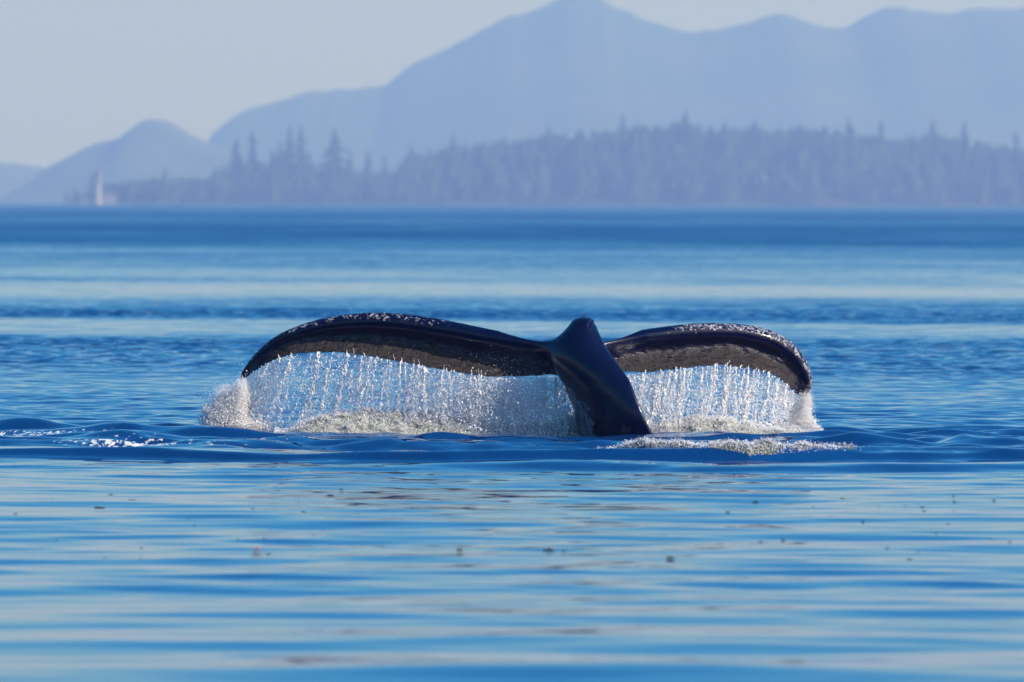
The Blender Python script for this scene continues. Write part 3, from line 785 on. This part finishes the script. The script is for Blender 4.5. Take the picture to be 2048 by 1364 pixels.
M_boil = foam_mat('aerated_water', (0.10, 0.12, 0.06), (0.34, 0.33, 0.28), (0.70, 0.68, 0.65), .03)
M_crest = foam_mat('foam_on_green_water', (0.01, 0.03, 0.05), (0.06, 0.08, 0.05), (0.78, 0.75, 0.70), -.02)
bumpy = spectral_tile(512, 2.0, .03, .3, 0, 1.0, 33, power=0.1); bumpy_n = (bumpy[0] / bumpy[0].std(), 2.0)
def mound(name, prof, dY, hd, label, seed, mat, n_drop, rad):
    us = np.linspace(prof[0][0], prof[-1][0], int((prof[-1][0] - prof[0][0]) / 1.6)); top = lin(prof, us)
    C = at(us, top, YW + dY); nr = 46; t = np.linspace(-1, 1, nr)
    base = at(us, np.full_like(us, 868.0), YW + dY)[:, 2]
    Hh = np.maximum(C[:, 2], .005)
    X = np.repeat(C[:, 0][None], nr, 0); Y = YW + dY + t[:, None] * hd * (0.35 + .65 * np.clip(Hh / .1, 0, 1))[None]
    prf = (1 - np.abs(t) ** 2.4)[:, None]
    Z = Hh[None] * prf + sample(bumpy_n, X, Y * 1.0 + seed) * .009 * prf - .03 * (1 - prf)
    Y = Y + sample(bumpy_n, X + 1, Z * 3 + Y) * .008
    o = link(name, mesh(name, np.stack([X, Y, Z], -1).reshape(-1, 3), grid_faces(nr, len(us))), mat=mat, kind='stuff', label=label, category='foam')
    g = np.random.default_rng(seed)
    i = g.integers(0, len(us), n_drop); j = g.integers(0, nr // 2 + 4, n_drop)
    p = np.stack([X[j, i], Y[j, i], Z[j, i]], -1) + np.abs(g.normal(0, 1, (n_drop, 3))) * np.array([0, -.01, .022]) * g.random(n_drop)[:, None] + g.normal(0, .006, (n_drop, 3))
    r = rad * np.exp(g.normal(0, .45, n_drop))
    return p, np.stack([r, r, r * g.uniform(.8, 1.3, n_drop)], -1)
q1 = mound('boiling_foam', [(548, 866), (580, 858), (610, 846), (640, 835), (680, 827), (730, 823), (800, 824), (850, 826), (900, 836), (950, 842), (1000, 851), (1060, 848), (1110, 851), (1150, 855), (1165, 860)], .30, .26, 'grey beige mound of boiling foam under the longer fluke', 3, M_boil, 22000, .0016)
q2 = mound('boiling_foam', [(1285, 868), (1310, 852), (1360, 840), (1410, 834), (1450, 838), (1490, 847), (1530, 856), (1590, 861), (1625, 863), (1645, 868)], .35, .22, 'bubbling mound of foam beside the stock under the shorter fluke', 4, M_boil, 12000, .0016)
drops_object('spray', q1[0], q1[1], M_spray, 'drops jumping from the foam under the longer fluke', 'spray')
drops_object('spray', q2[0], q2[1], M_spray, 'drops jumping from the foam under the shorter fluke', 'spray')
q = blob(1140, 845, 9, 9, 900, .0045, .25, .05, g1)
drops_object('splash', q[0], q[1], M_spray, 'bright little splash on the belly side of the stock', 'splash')
# foaming crest in front of the tail
def crest():
    g = np.random.default_rng(9)
    lx, ly = LC
    xs = np.linspace(sea_at(1160., 905.)[0], sea_at(1725., 908.)[0], 420)
    yc = np.interp(xs, lx, ly)
    env = np.clip(np.minimum((xs - xs[0]) / .25, (xs[-1] - xs) / .5), 0, 1)
    nr = 26; t = np.linspace(-1, 1, nr)
    X = np.repeat(xs[None], nr, 0); Y = yc[None] + .03 + t[:, None] * .16
    H0 = sea_height(X, Y)
    prf = (1 - np.abs(t) ** 2)[:, None]
    rag = 1 + .35 * np.sin(xs * 9) + .3 * np.sin(xs * 23 + 1) + .2 * g.standard_normal(len(xs))
    Z = H0 - .012 + prf * (.028 * env * np.clip(rag, .2, 2))[None] + sample(bumpy_n, X, Y) * .007 * prf
    link('foaming_crest', mesh('foaming_crest', np.stack([X, Y, Z], -1).reshape(-1, 3), grid_faces(nr, len(xs))), mat=M_crest, kind='stuff', label='low foaming wave crest sparkling in front of the stock', category='wave')
    n = 12000; i = g.integers(0, len(xs), n); j = g.integers(2, nr - 4, n)
    keep = g.random(n) < env[i]; i, j = i[keep], j[keep]; n = len(i)
    p = np.stack([X[j, i], Y[j, i], Z[j, i]], -1) + g.normal(0, .006, (n, 3)); p[:, 2] += np.abs(g.normal(0, .008, n))
    r = .0016 * np.exp(g.normal(0, .5, n))
    drops_object('spray', p, np.stack([r, r, r], -1), M_spray, 'beads of water sparkling along the foaming crest', 'spray')
crest()
# drifting scraps of weed on the calm water
def weed(u, v, size, mat, label, group=None, tall=0.25, seed=0):
    g = np.random.default_rng(seed); p = sea_at(float(u), float(v))
    z = float(sea_height(np.array([p[0]]), np.array([p[1]]))[0])
    px = p[1] / F; L = size * px
    V, Fc, b = [], [], 0
    for k in range(3):
        n = 9; a = g.uniform(-.5, .5); ox = g.normal(0, L * .05); oy = g.normal(0, L * .05)
        for i in range(n):
            s_ = i / (n - 1); w_ = L * .10 * math.sin(math.pi * (.08 + .88 * s_)) * g.uniform(.7, 1.3)
            x = (s_ - .5) * L * g.uniform(.9, 1.05); y = oy + math.sin(s_ * 5 + k) * L * .12
            zz = .003 + L * tall * abs(math.sin(s_ * 6 + k * 2)) * (k != 0) * .6
            V += [(x * math.cos(a) + ox, y - w_, zz), (x * math.cos(a) + ox, y + w_, zz + .3 * w_), (x * math.cos(a) + ox, y, zz + w_ * .9)]
        for i in range(n - 1):
            q = b + i * 3
            Fc += [(q, q + 3, q + 5, q + 2), (q + 2, q + 5, q + 4, q + 1), (q + 1, q + 4, q + 3, q)]
        b += n * 3
    o = link('drifting_weed', mesh('drifting_weed', V, Fc), mat=mat, label=label, category='seaweed'); o.location = (p[0], p[1], z)
    if group: o['group'] = group
M_weed = make_land_mat('wet_dark_weed', (0.012, 0.010, 0.008), (0.05, 0.035, 0.02), 40)
M_oran = make_land_mat('orange_weed', (0.42, 0.13, 0.04), (0.30, 0.10, 0.04), 60)
M_yel = make_land_mat('yellow_weed', (0.25, 0.20, 0.05), (0.12, 0.10, 0.04), 60)
weed(513, 1110, 24, M_oran, 'orange scrap of weed floating upright on the calm water', None, .9, 1)
weed(538, 1110, 12, M_weed, 'small brown scrap floating just beside the orange weed', None, .3, 2)
weed(1098, 1104, 26, M_weed, 'darkest and largest scrap of weed, midway across the calm water', None, .3, 3)
weed(1127, 1105, 10, M_weed, 'bit of weed touching the end of the largest dark scrap', None, .2, 4)
weed(1341, 1116, 20, M_weed, 'reddish brown scrap of weed, flat, below the shorter fluke', None, .2, 5)
weed(1685, 999, 15, M_yel, 'yellowish scrap of weed on the calm water beyond the others', None, .15, 6)
weed(200, 1016, 24, M_weed, 'long thin scrap of weed below the longer fluke tip', None, .15, 7)
i = 8
for (u, v, sz) in [(q[0], q[1], q[2] * 1.15) for q in [(32, 1033, 8), (262, 1003, 8), (269, 1003, 6), (222, 989, 10), (378, 1037, 9), (390, 1050, 6), (506, 1017, 7), (608, 1023, 10), (597, 1004, 4), (655, 1015, 5), (683, 981, 8), (660, 992, 14), (113, 1078, 6), (283, 1098, 6), (282, 1120, 6), (210, 1119, 7),
                   (476, 1081, 6), (528, 1081, 6), (1512, 1003, 12), (1522, 1084, 9), (1566, 1075, 9), (1455, 1027, 10), (1726, 1041, 6), (1845, 1014, 10), (1848, 1023, 9), (1909, 1008, 8), (1988, 1006, 8), (1873, 1068, 7), (1980, 1074, 7), (2020, 1088, 8), (1775, 1100, 9),
                   (1896, 1047, 9), (1627, 1014, 6), (1758, 1011, 4), (1810, 1012, 4), (1907, 992, 7), (1838, 1104, 6), (920, 1102, 14), (1820, 1120, 14), (1597, 1250, 5)]]:
    weed(u, v, sz, M_weed, 'tiny dark fleck of weed drifting on the calm water', 'tiny dark flecks of weed on the calm water', .2, i); i += 1
#END#
